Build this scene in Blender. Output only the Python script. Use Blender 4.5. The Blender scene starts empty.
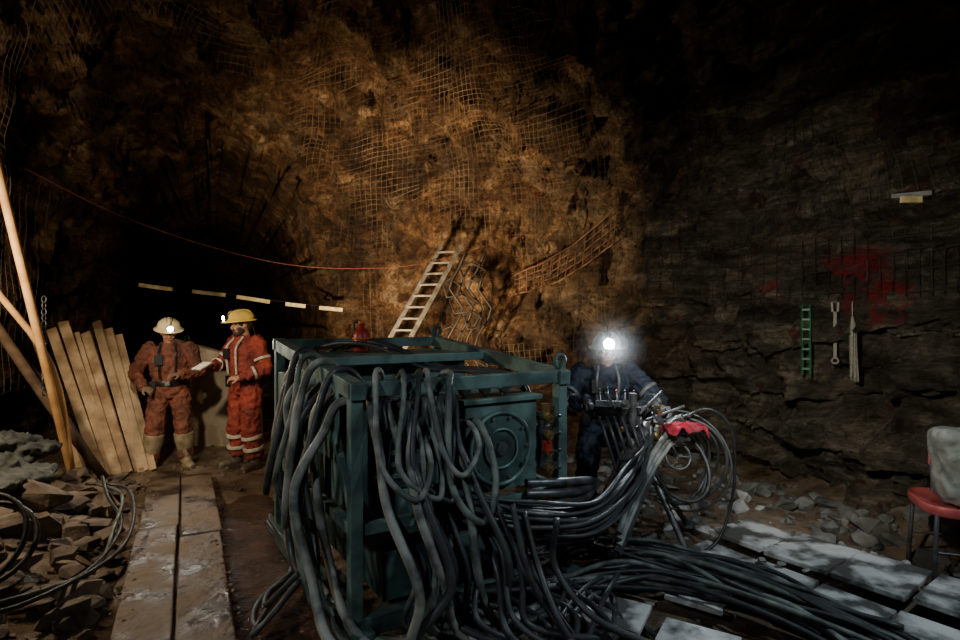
import bpy, math, random, bmesh
import numpy as np
from mathutils import Vector, Matrix, noise, Euler
from mathutils.bvhtree import BVHTree
random.seed(7)
R=random.uniform
def V(*a): return Vector(a)
def ss(a,b,x):
    t=max(0.0,min(1.0,(x-a)/(b-a))); return t*t*(3-2*t)

# ------------------------------------------------------------ materials
def nt(name):
    m=bpy.data.materials.new(name); m.use_nodes=True
    n=m.node_tree; b=n.nodes['Principled BSDF']; return m,n,b
def N(t,typ,**k):
    x=t.nodes.new(typ)
    for a,v in k.items(): setattr(x,a,v)
    return x
def mat(name,c1,c2=None,rough=.6,metal=0,scale=12,bump=.2,detail=5,spec=.5,lo=.35,hi=.65,dist=.01,rough2=None):
    m,t,b=nt(name)
    c2=c2 or tuple(x*.55 for x in c1)
    tc=N(t,'ShaderNodeTexCoord'); no=N(t,'ShaderNodeTexNoise'); no.inputs['Scale'].default_value=scale; no.inputs['Detail'].default_value=detail
    t.links.new(tc.outputs['Object'],no.inputs['Vector'])
    r=N(t,'ShaderNodeValToRGB'); r.color_ramp.elements[0].position=lo; r.color_ramp.elements[1].position=hi
    r.color_ramp.elements[0].color=(*c2,1); r.color_ramp.elements[1].color=(*c1,1)
    t.links.new(no.outputs['Fac'],r.inputs['Fac']); t.links.new(r.outputs['Color'],b.inputs['Base Color'])
    b.inputs['Roughness'].default_value=rough; b.inputs['Metallic'].default_value=metal
    b.inputs['Specular IOR Level'].default_value=spec
    if rough2 is not None:
        mr=N(t,'ShaderNodeMapRange'); mr.inputs[1].default_value=lo; mr.inputs[2].default_value=hi
        mr.inputs[3].default_value=rough2; mr.inputs[4].default_value=rough
        t.links.new(no.outputs['Fac'],mr.inputs[0]); t.links.new(mr.outputs[0],b.inputs['Roughness'])
    if bump:
        n2=N(t,'ShaderNodeTexNoise'); n2.inputs['Scale'].default_value=scale*3; n2.inputs['Detail'].default_value=6
        t.links.new(tc.outputs['Object'],n2.inputs['Vector'])
        bm=N(t,'ShaderNodeBump'); bm.inputs['Strength'].default_value=bump; bm.inputs['Distance'].default_value=dist
        t.links.new(n2.outputs['Fac'],bm.inputs['Height']); t.links.new(bm.outputs[0],b.inputs['Normal'])
    return m
def emis(name,c,s):
    m,t,b=nt(name); b.inputs['Base Color'].default_value=(*c,1); b.inputs['Emission Color'].default_value=(*c,1); b.inputs['Emission Strength'].default_value=s
    return m

def rock_material():
    m,t,b=nt('rock_face'); L=t.links.new
    tc=N(t,'ShaderNodeTexCoord'); O=tc.outputs['Object']
    def noi(s,d=8,r=.6,vec=O,dist=0):
        x=N(t,'ShaderNodeTexNoise'); x.inputs['Scale'].default_value=s; x.inputs['Detail'].default_value=d; x.inputs['Roughness'].default_value=r; x.inputs['Distortion'].default_value=dist
        L(vec,x.inputs['Vector']); return x.outputs['Fac']
    def ramp(f,els):
        r=N(t,'ShaderNodeValToRGB'); e=r.color_ramp.elements
        while len(e)<len(els): e.new(.5)
        for i,(p,c) in enumerate(els): e[i].position=p; e[i].color=(*c,1)
        L(f,r.inputs['Fac']); return r.outputs['Color']
    def mix(f,a,c,bt='MIX'):
        x=N(t,'ShaderNodeMix',data_type='RGBA',blend_type=bt)
        for s,v in ((0,f),(6,a),(7,c)):
            if isinstance(v,(int,float)): x.inputs[s].default_value=v
            elif isinstance(v,tuple): x.inputs[s].default_value=(*v,1)
            else: L(v,x.inputs[s])
        return x.outputs[2]
    def mr(v,a,b_,c=0,d=1):
        x=N(t,'ShaderNodeMapRange'); L(v,x.inputs[0])
        for i,q in enumerate((a,b_,c,d)): x.inputs[i+1].default_value=q
        return x.outputs[0]
    def math_(op,a,c):
        x=N(t,'ShaderNodeMath',operation=op)
        for i,v in enumerate((a,c)):
            if isinstance(v,(int,float)): x.inputs[i].default_value=v
            else: L(v,x.inputs[i])
        return x.outputs[0]
    def vma(a,k,c):
        x=N(t,'ShaderNodeVectorMath',operation='MULTIPLY_ADD'); L(a,x.inputs[0]); x.inputs[1].default_value=(k,k,k); L(c,x.inputs[2]); return x.outputs[0]
    warm=ramp(noi(1.9,13,.78,dist=.3),[(.36,(.04,.02,.011)),(.46,(.20,.10,.042)),(.54,(.38,.215,.095)),(.64,(.66,.50,.32))])
    mp=N(t,'ShaderNodeMapping'); mp.inputs['Scale'].default_value=(.6,.6,3.4); L(O,mp.inputs['Vector'])
    cool=ramp(noi(1.6,12,.78,mp.outputs[0],.6),[(.36,(.022,.019,.012)),(.46,(.13,.11,.07)),(.55,(.26,.22,.15)),(.66,(.54,.47,.35))])
    sx=N(t,'ShaderNodeSeparateXYZ'); L(O,sx.inputs[0])
    gm=math_('ADD',mr(sx.outputs[0],.4,2.8),mr(noi(.8,4),.3,.7,-.3,.3))
    gm=mr(gm,0,1)
    col=mix(gm,warm,cool)
    rust=mr(noi(4.5,3,.5),.61,.67); col=mix(math_('MULTIPLY',rust,.75),col,(.11,.022,.012))
    dk=mr(noi(.5,5,.6,dist=.5),.38,.55,.25,1); col=mix(1.0,col,dk,'MULTIPLY')
    nv=N(t,'ShaderNodeTexNoise'); nv.inputs['Scale'].default_value=1.6; nv.inputs['Detail'].default_value=7; L(O,nv.inputs['Vector'])
    vec=vma(nv.outputs['Color'],.9,O); mp2=N(t,'ShaderNodeMapping'); mp2.inputs['Scale'].default_value=(1,1,1.9); mp2.inputs['Rotation'].default_value=(.15,.25,0); L(vec,mp2.inputs['Vector'])
    hs=[]
    for sc,lo,hi in((2.4,.55,1.2),(5.5,.62,1.22),(12,.7,1.22)):
        vo=N(t,'ShaderNodeTexVoronoi',feature='F1'); vo.inputs['Scale'].default_value=sc; L(mp2.outputs[0],vo.inputs['Vector'])
        s=N(t,'ShaderNodeSeparateColor'); L(vo.outputs['Color'],s.inputs[0]); hs.append(s.outputs[0])
        tint=N(t,'ShaderNodeCombineColor'); q=mr(s.outputs[0],0,1,lo,hi)
        for i in range(3): L(q,tint.inputs[i])
        col=mix(1.0,col,tint.outputs[0],'MULTIPLY')
    masks=None
    for c,rad in (((3.38,5.1,2.15),.34),((3.0,5.55,2.0),.18),((3.5,4.9,1.95),.24)):
        d=N(t,'ShaderNodeVectorMath',operation='DISTANCE'); L(O,d.inputs[0]); d.inputs[1].default_value=c
        k=mr(d.outputs['Value'],rad*1.3,rad*.7)
        masks=k if masks is None else math_('MAXIMUM',masks,k)
    k=math_('MULTIPLY',masks,mr(noi(4.5,6,.75),.44,.54))
    col=mix(math_('MULTIPLY',k,.88),col,(.27,.009,.014))
    L(col,b.inputs['Base Color'])
    b.inputs['Roughness'].default_value=.7; b.inputs['Specular IOR Level'].default_value=.3
    h=math_('MULTIPLY',noi(3.5,13,.78),.95)
    h=math_('ADD',h,math_('MULTIPLY',hs[0],.50)); h=math_('ADD',h,math_('MULTIPLY',hs[1],.32)); h=math_('ADD',h,math_('MULTIPLY',hs[2],.16))
    h=math_('ADD',h,math_('MULTIPLY',noi(18,6,.7),.3))
    bm=N(t,'ShaderNodeBump'); bm.inputs['Strength'].default_value=1.0; bm.inputs['Distance'].default_value=.30; L(h,bm.inputs['Height']); L(bm.outputs[0],b.inputs['Normal'])
    return m
def floor_material():
    m,t,b=nt('muddy_ground'); L=t.links.new
    tc=N(t,'ShaderNodeTexCoord'); O=tc.outputs['Object']
    def noi(s,d=7,r=.6):
        x=N(t,'ShaderNodeTexNoise'); x.inputs['Scale'].default_value=s; x.inputs['Detail'].default_value=d; x.inputs['Roughness'].default_value=r; L(O,x.inputs['Vector']); return x.outputs['Fac']
    r=N(t,'ShaderNodeValToRGB'); e=r.color_ramp.elements; e.new(.55)
    e[0].position=.3; e[0].color=(.05,.034,.022,1); e[1].position=.5; e[1].color=(.20,.14,.09,1); e[2].position=.7; e[2].color=(.40,.31,.22,1)
    L(noi(2.6,11,.7),r.inputs['Fac']); L(r.outputs['Color'],b.inputs['Base Color'])
    q=N(t,'ShaderNodeMapRange'); L(noi(1.3,3),q.inputs[0]); q.inputs[1].default_value=.45; q.inputs[2].default_value=.60; q.inputs[3].default_value=.10; q.inputs[4].default_value=.8
    L(q.outputs[0],b.inputs['Roughness'])
    bm=N(t,'ShaderNodeBump'); bm.inputs['Strength'].default_value=.9; bm.inputs['Distance'].default_value=.06; L(noi(9,10,.75),bm.inputs['Height']); L(bm.outputs[0],b.inputs['Normal'])
    return m
M={}
M['rock']=rock_material(); M['floor']=floor_material()
M['teal']=mat('teal_painted_steel',(.145,.24,.215),(.05,.088,.079),.42,.15,5,.2,detail=10,rough2=.7,lo=.4,hi=.6)
M['teal_d']=mat('dark_teal_steel',(.075,.13,.118),(.03,.048,.045),.45,.2,7,.2,detail=10)
M['black']=mat('black_rubber',(.022,.024,.026),(.012,.012,.013),.34,0,20,.15)
M['hose']=mat('hydraulic_hose_rubber',(.055,.06,.059),(.02,.022,.023),.36,0,10,.25,rough2=.6)
M['hose2']=mat('muddy_hose_rubber',(.31,.32,.285),(.07,.078,.068),.6,0,6,.6,detail=10,lo=.42,hi=.6)
M['hose3']=mat('olive_hose_rubber',(.17,.20,.17),(.045,.055,.047),.55,0,7,.6,detail=10,lo=.4,hi=.6)
M['steel']=mat('bare_steel',(.34,.35,.35),(.13,.13,.13),.38,.8,15,.1)
M['dsteel']=mat('greasy_steel',(.15,.155,.16),(.05,.05,.052),.4,.5,12,.2)
M['brass']=mat('brass_fitting',(.6,.42,.16),(.35,.22,.08),.35,.9)
M['red']=mat('red_paint',(.42,.03,.02),(.2,.015,.012),.4,0,10,.1)
M['pinkred']=mat('faded_red_paint',(.50,.11,.10),(.30,.04,.04),.4,0,6,.1)
M['orange']=mat('orange_plastic',(.8,.16,.02),None,.4)
M['green']=mat('green_plastic',(.02,.13,.05),(.01,.06,.025),.5)
M['wood']=mat('sawn_timber',(.68,.50,.31),(.30,.19,.10),.75,0,5,.3,detail=9)
M['wood_d']=mat('old_timber',(.16,.10,.06),(.06,.035,.02),.8,0,6,.4)
M['pole']=mat('timber_pole',(.72,.42,.17),(.5,.26,.09),.6,0,6,.2)
M['board']=mat('muddy_board',(.25,.185,.13),(.05,.035,.024),.75,0,3.0,.9,detail=12,rough2=.25,dist=.04,lo=.40,hi=.6)
M['mat']=mat('pale_walkway_panel',(.62,.63,.60),(.10,.098,.088),.55,0,4.5,.6,detail=12,lo=.42,hi=.56,dist=.02)
M['gauge']=mat('gauge_face',(.6,.62,.6),(.5,.5,.48),.4,0,5,0)
M['conc']=mat('pale_concrete',(.55,.45,.32),(.33,.25,.16),.85,0,4,.3)
M['alu']=mat('weathered_aluminium',(.17,.16,.14),(.08,.072,.06),.5,.3)
M['wire']=mat('galvanised_wire',(.27,.18,.10),(.06,.035,.02),.6,.2,1.3,0,lo=.42,hi=.6)
M['wire_r']=mat('rusty_mesh_wire',(.15,.07,.032),(.05,.022,.012),.6,.2,6,0)
M['wire_d']=mat('black_wire',(.018,.014,.011),(.01,.007,.005),.7,.1)
M['rope']=mat('red_rope',(.12,.025,.015),None,.8)
M['ropew']=mat('pale_rope',(.28,.26,.20),None,.8,0,60,.5)
M['yellow']=mat('yellow_strip',(.9,.8,.48),(.55,.42,.16),.5)
M['stone']=mat('rubble_stone',(.24,.185,.135),(.07,.05,.037),.8,0,4,.8,detail=9,dist=.03)
M['stoneg']=mat('grey_rubble_stone',(.20,.195,.17),(.05,.048,.042),.75,0,4,.8,detail=9,dist=.03)
M['stonep']=mat('pale_broken_stone',(.50,.50,.46),(.14,.135,.12),.7,0,5,.7,detail=9,dist=.03)
M['tarp']=mat('grey_canvas',(.10,.115,.11),(.035,.04,.038),.7,0,5,.5)
M['cloth']=mat('red_rag',(.36,.01,.03),(.16,.005,.015),.8,0,12,.4)
M['grey']=mat('grey_plastic',(.24,.25,.225),(.10,.10,.09),.55,0,6,.2,detail=9)
M['gcloth']=mat('grey_cloth',(.27,.28,.25),(.12,.125,.11),.85,0,9,.5,detail=9)
M['water']=mat('muddy_water',(.10,.05,.03),(.035,.02,.014),.12,0,3,1.0,detail=8,dist=.06)

# ------------------------------------------------------------ mesh builder
def cr(pts,k=8):
    pts=[Vector(p) for p in pts]; P=[pts[0]*2-pts[1]]+pts+[pts[-1]*2-pts[-2]]; out=[]
    for i in range(1,len(P)-2):
        a,b,c,d=P[i-1:i+3]
        for j in range(k):
            t=j/k
            out.append(.5*((2*b)+(c-a)*t+(2*a-5*b+4*c-d)*t*t+(3*b-a-3*c+d)*t**3))
    out.append(pts[-1]); return out
class MB:
    def __init__(s): s.v=[];s.f=[];s.m=[];s.sm=[];s.mats=[];s.M=Matrix.Identity(4)
    def mi(s,m):
        if m not in s.mats: s.mats.append(m)
        return s.mats.index(m)
    def add(s,vs,fs,m,smooth=True):
        o=len(s.v); s.v+= [s.M@Vector(v) for v in vs]; k=s.mi(m)
        for f in fs: s.f.append([i+o for i in f]); s.m.append(k); s.sm.append(smooth)
    def tube(s,pts,r,m,n=8,closed=False):
        pts=[Vector(p) for p in pts]; L=len(pts)
        if not hasattr(r,'__len__'): r=[r]*L
        elif len(r)!=L: r=list(np.interp(np.linspace(0,1,L),np.linspace(0,1,len(r)),r))
        T=[]
        for i in range(L):
            if closed: d=pts[(i+1)%L]-pts[i-1]
            else: d=pts[min(i+1,L-1)]-pts[max(i-1,0)]
            T.append(d.normalized() if d.length>1e-9 else V(0,0,1))
        up=V(0,0,1) if abs(T[0].z)<.9 else V(0,1,0)
        x=T[0].cross(up).normalized(); vs=[];fs=[]
        for i in range(L):
            x=(x-T[i]*x.dot(T[i])).normalized(); y=T[i].cross(x)
            for j in range(n):
                a=2*math.pi*j/n+math.pi/n; vs.append(pts[i]+(x*math.cos(a)+y*math.sin(a))*r[i])
        for i in range(L if closed else L-1):
            for j in range(n):
                a=i*n;b=((i+1)%L)*n;k=(j+1)%n; fs.append([a+j,a+k,b+k,b+j])
        if not closed: fs.append(list(range(n))[::-1]); fs.append([(L-1)*n+j for j in range(n)])
        s.add(vs,fs,m,n>4)
    def cyl(s,a,b,r,m,n=20,r2=None):
        a=Vector(a);b=Vector(b); r2=r if r2 is None else r2
        d=(b-a).normalized(); up=V(0,0,1) if abs(d.z)<.9 else V(0,1,0); x=d.cross(up).normalized(); y=d.cross(x)
        vs=[]
        for p,q in ((a,r),(b,r2)):
            for j in range(n):
                t=2*math.pi*j/n; vs.append(p+(x*math.cos(t)+y*math.sin(t))*q)
        s.add(vs,[[j,(j+1)%n,n+(j+1)%n,n+j] for j in range(n)],m,True)
        s.add(vs[:n],[list(range(n))[::-1]],m,False); s.add(vs[n:],[list(range(n))],m,False)
    def hexa(s,c8,m):
        s.add(c8,[[3,2,1,0],[4,5,6,7],[0,1,5,4],[1,2,6,5],[2,3,7,6],[3,0,4,7]],m,False)
    def box(s,c,sz,m,rot=None):
        c=Vector(c);rot=rot or Matrix.Identity(3); h=Vector(sz)/2
        s.hexa([c+rot@V(x*h.x,y*h.y,z*h.z) for z in(-1,1) for x,y in((-1,-1),(1,-1),(1,1),(-1,1))],m)
    def bar(s,a,b,w,h,m,up=V(0,0,1)):
        a=Vector(a);b=Vector(b);d=(b-a); l=d.length; d.normalize()
        if abs(d.dot(up))>.98: up=V(0,1,0)
        x=d.cross(up).normalized(); z=x.cross(d)
        rot=Matrix((x,d,z)).transposed(); s.box((a+b)/2,(w,l,h),m,rot)
    def ell(s,c,r,m,rot=None,nu=16,nv=10):
        c=Vector(c);rot=rot or Matrix.Identity(3);vs=[];fs=[]
        vs.append(c+rot@V(0,0,-r[2]))
        for i in range(1,nv):
            p=-math.pi/2+math.pi*i/nv
            for j in range(nu):
                a=2*math.pi*j/nu; vs.append(c+rot@V(r[0]*math.cos(p)*math.cos(a),r[1]*math.cos(p)*math.sin(a),r[2]*math.sin(p)))
        vs.append(c+rot@V(0,0,r[2]))
        for j in range(nu): fs.append([0,1+(j+1)%nu,1+j]); fs.append([len(vs)-1,1+(nv-2)*nu+j,1+(nv-2)*nu+(j+1)%nu])
        for i in range(nv-2):
            for j in range(nu):
                a=1+i*nu;b=a+nu;k=(j+1)%nu; fs.append([a+j,a+k,b+k,b+j])
        s.add(vs,fs,m)
    def rings(s,rs,m,n=24,rot=None,sq=1.0):
        rot=rot or Matrix.Identity(3); vs=[];fs=[]
        for c,rx,ry in rs:
            for j in range(n):
                a=2*math.pi*j/n; ca,sa=math.cos(a),math.sin(a)
                vs.append(Vector(c)+rot@V(rx*math.copysign(abs(ca)**sq,ca),ry*math.copysign(abs(sa)**sq,sa),0))
        for i in range(len(rs)-1):
            for j in range(n):
                k=(j+1)%n; fs.append([i*n+j,i*n+k,(i+1)*n+k,(i+1)*n+j])
        fs.append(list(range(n))[::-1]); fs.append([(len(rs)-1)*n+j for j in range(n)])
        s.add(vs,fs,m)
    def torus(s,c,nrm,Rr,r,m,n=40,k=8,sq=1.0):
        nrm=Vector(nrm).normalized(); up=V(0,0,1) if abs(nrm.z)<.9 else V(0,1,0); x=nrm.cross(up).normalized(); y=nrm.cross(x)
        s.tube([Vector(c)+(x*math.cos(a)+y*math.sin(a)*sq)*Rr for a in [2*math.pi*i/n for i in range(n)]],r,m,k,True)
    def done(s,name,parent=None,bevel=0,remesh=0,disp=0,dscale=.1,smooth=0,sub=0):
        me=bpy.data.meshes.new(name); me.from_pydata([tuple(v) for v in s.v],[],s.f)
        for m in s.mats: me.materials.append(m)
        me.polygons.foreach_set('material_index',s.m); me.polygons.foreach_set('use_smooth',s.sm); me.update()
        o=bpy.data.objects.new(name,me); bpy.context.collection.objects.link(o)
        if parent: o.parent=parent
        if remesh:
            q=o.modifiers.new('r','REMESH'); q.mode='VOXEL'; q.voxel_size=remesh; q.use_smooth_shade=True
        if smooth:
            q=o.modifiers.new('s','SMOOTH'); q.factor=.5; q.iterations=smooth
        if disp:
            tx=bpy.data.textures.new(name+'_folds','CLOUDS'); tx.noise_scale=dscale
            q=o.modifiers.new('d','DISPLACE'); q.texture=tx; q.strength=disp; q.mid_level=.5
        if bevel:
            q=o.modifiers.new('b','BEVEL'); q.width=bevel; q.segments=2; q.limit_method='ANGLE'; q.angle_limit=math.radians(50)
        return o
def empty(name,loc=(0,0,0),rot=0,scale=1):
    e=bpy.data.objects.new(name,None); e.location=loc; e.rotation_euler=(0,0,rot); e.scale=(scale,)*3; bpy.context.collection.objects.link(e); return e

# ------------------------------------------------------------ cavern shell
C=V(-.5,3,0); H=5.7
plan=[(4.6,-1),(4.4,2.0),(4.15,4.0),(3.75,5.5),(3.1,6.8),(1.6,7.8),(0,8.6),(-1.5,9.4),(-2.9,10.2),(-4.8,10.9),(-6.7,10.0),(-6.6,8.0),(-5.5,6.2),(-5.1,4.5),(-5.0,3),(-4.9,1),(-4.6,-1.5),(-2,-3),(2,-3)]
pol=sorted([(math.atan2(y-3,x+.5)%(2*math.pi),math.hypot(x+.5,y-3)) for x,y in plan])
pa=np.array([p[0] for p in pol]); pr=np.array([p[1] for p in pol])
def rad(th): return float(np.interp(th%(2*math.pi),pa,pr,period=2*math.pi))
def radS(th): return sum(rad(th+d) for d in(-.08,-.04,0,.04,.08))/5
td=V(-.42,.907,0); tl=V(.907,.42,0); TC=V(-4.85,10.3,0)
def fb(p,s,o=4): return noise.fractal(p*s,1.0,2.0,o)
def surf(th,t,fine=True,inset=0):
    r=radS(th); ct=max(0,math.cos(t)); st=max(0,math.sin(t))
    s=ct**.72; z=-.35+(H+.35)*st**.9
    d=V(math.cos(th),math.sin(th),0); p=V(C.x,C.y,0)+d*r*s; p.z=z
    rm=ss(1.2,3.0,p.x)
    n=.60*fb(p,.33,3)+.14*fb(p,1.0,3)
    if fine:
        tv=noise.turbulence(p*1.1,4,False)
        n+=.36*(tv-.5)
        q=p+noise.noise_vector(p*.9)*.3
        f=noise.voronoi(V(q.x*1.2,q.y*1.2,q.z*1.6))[0]; n-=.22*min(.5,(f[1]-f[0]))
        q=p+noise.noise_vector(p*2.1)*.16
        n+=.15*noise.cell(V(q.x*2.3,q.y*2.3,q.z*3.0))+.09*noise.cell(V(q.y*5.3,q.z*5.6,q.x*5.1))
        n+=.07*fb(p,4.5,4)
        if rm>0:
            zz=p.z*1.9+.5*fb(p,.5,2); fr=zz-math.floor(zz); n+=rm*(.30*fr-.06*ss(.8,1,fr))
    n-=inset
    nd=(d*(.4+.6*s)+V(0,0,1)*(z/H)).normalized()
    p=p+nd*n
    if (p-C).dot(td)>2.2:
        rel=p-TC; u=rel.dot(tl); jag=.09*fb(p,1.2,3)
        zt=4.55
        a=((abs(u)/1.82)**2.2+(max(0,p.z)/zt)**2.2)**(1/2.2)+jag
        k=ss(1.02,.90,a)
        p=p+td*17*k
    return p
back=[math.radians(-14)+math.radians(206)*i/620 for i in range(620)]
front=[math.radians(192)+math.radians(154)*i/50 for i in range(50)]
TH=back+front; NTH=len(TH); NV=290
tt=[math.pi/2*(i/NV) for i in range(NV+1)]
grid=[[surf(th,t) for th in TH] for t in tt[:-1]]
allv=[p for row in grid for p in row]; top=len(allv); allv.append(surf(0,math.pi/2-.001))
allf={'wall_left':[],'wall_back':[],'wall_right':[],'wall_front':[],'ceiling':[]}
for i in range(NV):
    for j in range(NTH):
        k=(j+1)%NTH; a=math.degrees(TH[j])
        reg='ceiling' if tt[i]>math.radians(52) else ('wall_right' if a<38 else 'wall_back' if a<128 else 'wall_left' if a<192 else 'wall_front')
        if i==NV-1: f=[i*NTH+k,i*NTH+j,top]
        else: f=[i*NTH+k,i*NTH+j,(i+1)*NTH+j,(i+1)*NTH+k]
        allf[reg].append(f)
for nm,fs in allf.items():
    used=sorted({i for f in fs for i in f}); mp={o:n for n,o in enumerate(used)}
    me=bpy.data.meshes.new(nm); me.from_pydata([tuple(allv[i]) for i in used],[],[[mp[i] for i in f] for f in fs])
    me.materials.append(M['rock']); me.polygons.foreach_set('use_smooth',[True]*len(fs))
    o=bpy.data.objects.new(nm,me); bpy.context.collection.objects.link(o)
bvh=BVHTree.FromPolygons([tuple(v) for v in allv],[f for fs in allf.values() for f in fs])
def cast(o,d,off=.03):
    o=Vector(o);d=Vector(d).normalized(); h=bvh.ray_cast(o,d)[0]
    return (h-d*off) if h else o+d*5
def inside(x,y,z=.3,mg=.25):
    d=V(x+.5,y-3,0); l=d.length
    if l<.01: return True
    h=bvh.ray_cast(V(-.5,3,z),d/l)[0]
    return h is None or (h-V(-.5,3,z)).length>l+mg

# ------------------------------------------------------------ floor
WA,WB=V(-3.2,6.0,0),V(-1.38,2.5,0)
def segd(x,y,a,b):
    p=V(x,y,0);ab=b-a; t=max(0,min(1,(p-a).dot(ab)/ab.dot(ab))); return (p-(a+ab*t)).length
def fh(x,y):
    p=V(x,y,0)
    h=.05*fb(p,1.1,4)+.02*fb(p,4,3)
    g=.50*math.exp(-(((x+4.5)/1.05)**2+((y-3.9)/1.7)**2)); g+=.24*math.exp(-(((x+3.6)/.8)**2+((y-3.2)/.9)**2))
    g+=.35*ss(3.0,4.3,x)*(1+.5*fb(p,1.5,3)) 
    g-=.20*math.exp(-(segd(x,y,V(-2.35,5.2,0),V(-.85,2.7,0))/.34)**2)
    g-=.03*ss(.7,.3,segd(x,y,WA,WB))
    fl=ss(.45,.65,segd(x,y,WA,WB))
    fl*=ss(.3,.7,segd(x,y,V(1.7,3.95,0),V(2.6,3.3,0)))*.8+.2
    return h*(.35+.65*fl)+g*(.25+.75*fl) -.02
nx,ny=260,400; X0,X1,Y0,Y1=-15,5.5,-3.5,29
fv=[(X0+(X1-X0)*i/nx,Y0+(Y1-Y0)*j/ny) for j in range(ny+1) for i in range(nx+1)]
fv=[(x,y,fh(x,y)) for x,y in fv]
ff=[[j*(nx+1)+i,j*(nx+1)+i+1,(j+1)*(nx+1)+i+1,(j+1)*(nx+1)+i] for j in range(ny) for i in range(nx)]
me=bpy.data.meshes.new('floor'); me.from_pydata(fv,[],ff); me.materials.append(M['floor']); me.polygons.foreach_set('use_smooth',[True]*len(ff))
o=bpy.data.objects.new('floor',me); bpy.context.collection.objects.link(o)
mb=MB(); mb.add([(-2.9,5.6,-.05),(-1.9,6.0,-.05),(-.2,2.2,-.05),(-1.12,2.0,-.05)],[[0,3,2,1]],M['water'],False); mb.done('muddy_puddle')

# ------------------------------------------------------------ wire mesh screens draped on the rock
mb=MB(); EY=V(-.5,3,1.2)
def wires(a0,a1,t0,t1,da,dt,r,m,holes=.0,keep=1.0):
    na=int((a1-a0)/da); n_t=int((t1-t0)/dt); dr_=[];ds=[]
    for j in range(n_t+1):
        rd=[];rs=[]
        for i in range(na+1):
            p=surf(math.radians(a0+da*i),math.radians(t0+dt*j),False,0); d=(p-EY); l=d.length; d/=l
            h=bvh.ray_cast(EY,d)[0]; rd.append(d); rs.append(min((h-EY).length if h else l,l+.5))
        dr_.append(rd); ds.append(rs)
    A=np.array(ds); P=np.pad(A,1,mode='edge'); mn=np.min([P[a:a+A.shape[0],b:b+A.shape[1]] for a in range(3) for b in range(3)],axis=0)
    P=np.pad(mn,1,mode='edge'); sm=np.mean([P[a:a+A.shape[0],b:b+A.shape[1]] for a in range(3) for b in range(3)],axis=0)
    g=[[EY+dr_[j][i]*(min(sm[j][i],A[j][i])-.015) for i in range(na+1)] for j in range(n_t+1)]
    def run(ps):
        cur=[]
        for p in ps:
            rel=p-TC; u=rel.dot(tl)
            ok=not((p-C).dot(td)>2.2 and ((abs(u)/1.95)**2.2+(max(0,p.z)/4.75)**2.2)<1.05) and p.z>.3 and (noise.noise(p*.7)>-.28+holes)
            if ok: cur.append(p+noise.noise_vector(p*1.1)*.05)
            else:
                if len(cur)>2: mb.tube(cur,r,m,3)
                cur=[]
        if len(cur)>2: mb.tube(cur,r,m,3)
    for row in g: run(row)
    for i in range(na+1): run([g[j][i] for j in range(n_t+1)])
wires(62,185,10,84,.85,1.0,.0023,M['wire'],.02)
wires(18,62,26,72,1.3,1.3,.0025,M['wire_d'],.1)
mb.done('wire_mesh_screen')
mb=MB(); A=V(.45,6.6,2.22); B=V(1.75,6.2,2.95); g=[]
for i in range(27):
    s=i/26; base=A.lerp(B,s)+V(0,0,-.12*math.sin(s*math.pi)); row=[]
    for j in range(5):
        q=base+V(-.05,0,.36*(j/4-.5)*(.75+.35*s)+.02*math.sin(i*.9+j))
        row.append(cast((q.x*.8,3.5,q.z),(q.x*.2,3.3,0),.22+.07*math.sin(s*6)+.03*j))
    g.append(row)
for j in range(5):
    col=[r[j] for r in g]
    for _ in range(5): col=[(col[max(i-1,0)]+col[i]+col[min(i+1,26)])/3 for i in range(27)]
    for i in range(27): g[i][j]=col[i]
for row in g[::2]: mb.tube(row,.008,M['wire_r'],4)
for j in range(5): mb.tube([r[j] for r in g],.011 if j in(0,4) else .006,M['wire_r'],4)
mb.done('torn_mesh_strip')

# ------------------------------------------------------------ walkways
mb=MB(); dW=(WB-WA).normalized(); sW=V(-dW.y,dW.x,0)*-1
def slab(mb,c,dx,dy,lx,ly,th,m,tilt=0):
    dz=dx.cross(dy).normalized()
    if dz.z<0: dy=-dy; dz=-dz
    mb.box(c,(lx,ly,th),m,Matrix((dx,dy,dz)).transposed())
for row in (0,1):
    off=(-.148 if row==0 else .148); pos=-.1-.35*row
    while pos<4.1:
        l=1.9+R(-.1,.3); c=WA+dW*(pos+l/2)+sW*(off+R(-.01,.01)); z=.02+R(0,.008)
        slab(mb,V(c.x,c.y,z+.01),(dW+sW*R(-.012,.012)).normalized(),sW,l-.006,.29,.05,M['board']); pos+=l
mb.done('timber_walkway',bevel=.01)
mb=MB(); d2=V(.56,-.83,0).normalized(); s2=V(.83,.56,0)
st=V(1.72,4.25,0)
for k in range(6):
    c=st+d2*(.2+.42*k)
    for q in (0,1):
        cc=c+s2*(-.27+.56*q+R(-.03,.03)); dd=(d2+s2*R(-.07,.07)+V(0,0,R(-.03,.03))).normalized(); ee=V(-dd.y,dd.x,R(-.05,.05)).normalized(); ee=(ee-dd*ee.dot(dd)).normalized()
        slab(mb,V(cc.x,cc.y,.06+R(0,.03)+.06*q),dd,ee,R(.37,.41),R(.50,.55),.035,M['mat'])
mb.done('panel_walkway',bevel=.006)
mb=MB()
for c,a in (((.75,3.25),.5),((1.15,2.95),.55),((1.45,2.6),.4),((1.35,3.45),.62),((1.0,3.75),.3),((1.55,3.85),.7)):
    dd=V(math.cos(a),-math.sin(a),R(-.05,.05)).normalized(); slab(mb,V(c[0],c[1],.055+R(0,.01)),dd,V(-dd.y,dd.x,0).normalized(),R(.32,.42),R(.25,.36),.03,M['mat'])
mb.done('loose_pale_panel',bevel=.004)

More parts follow.
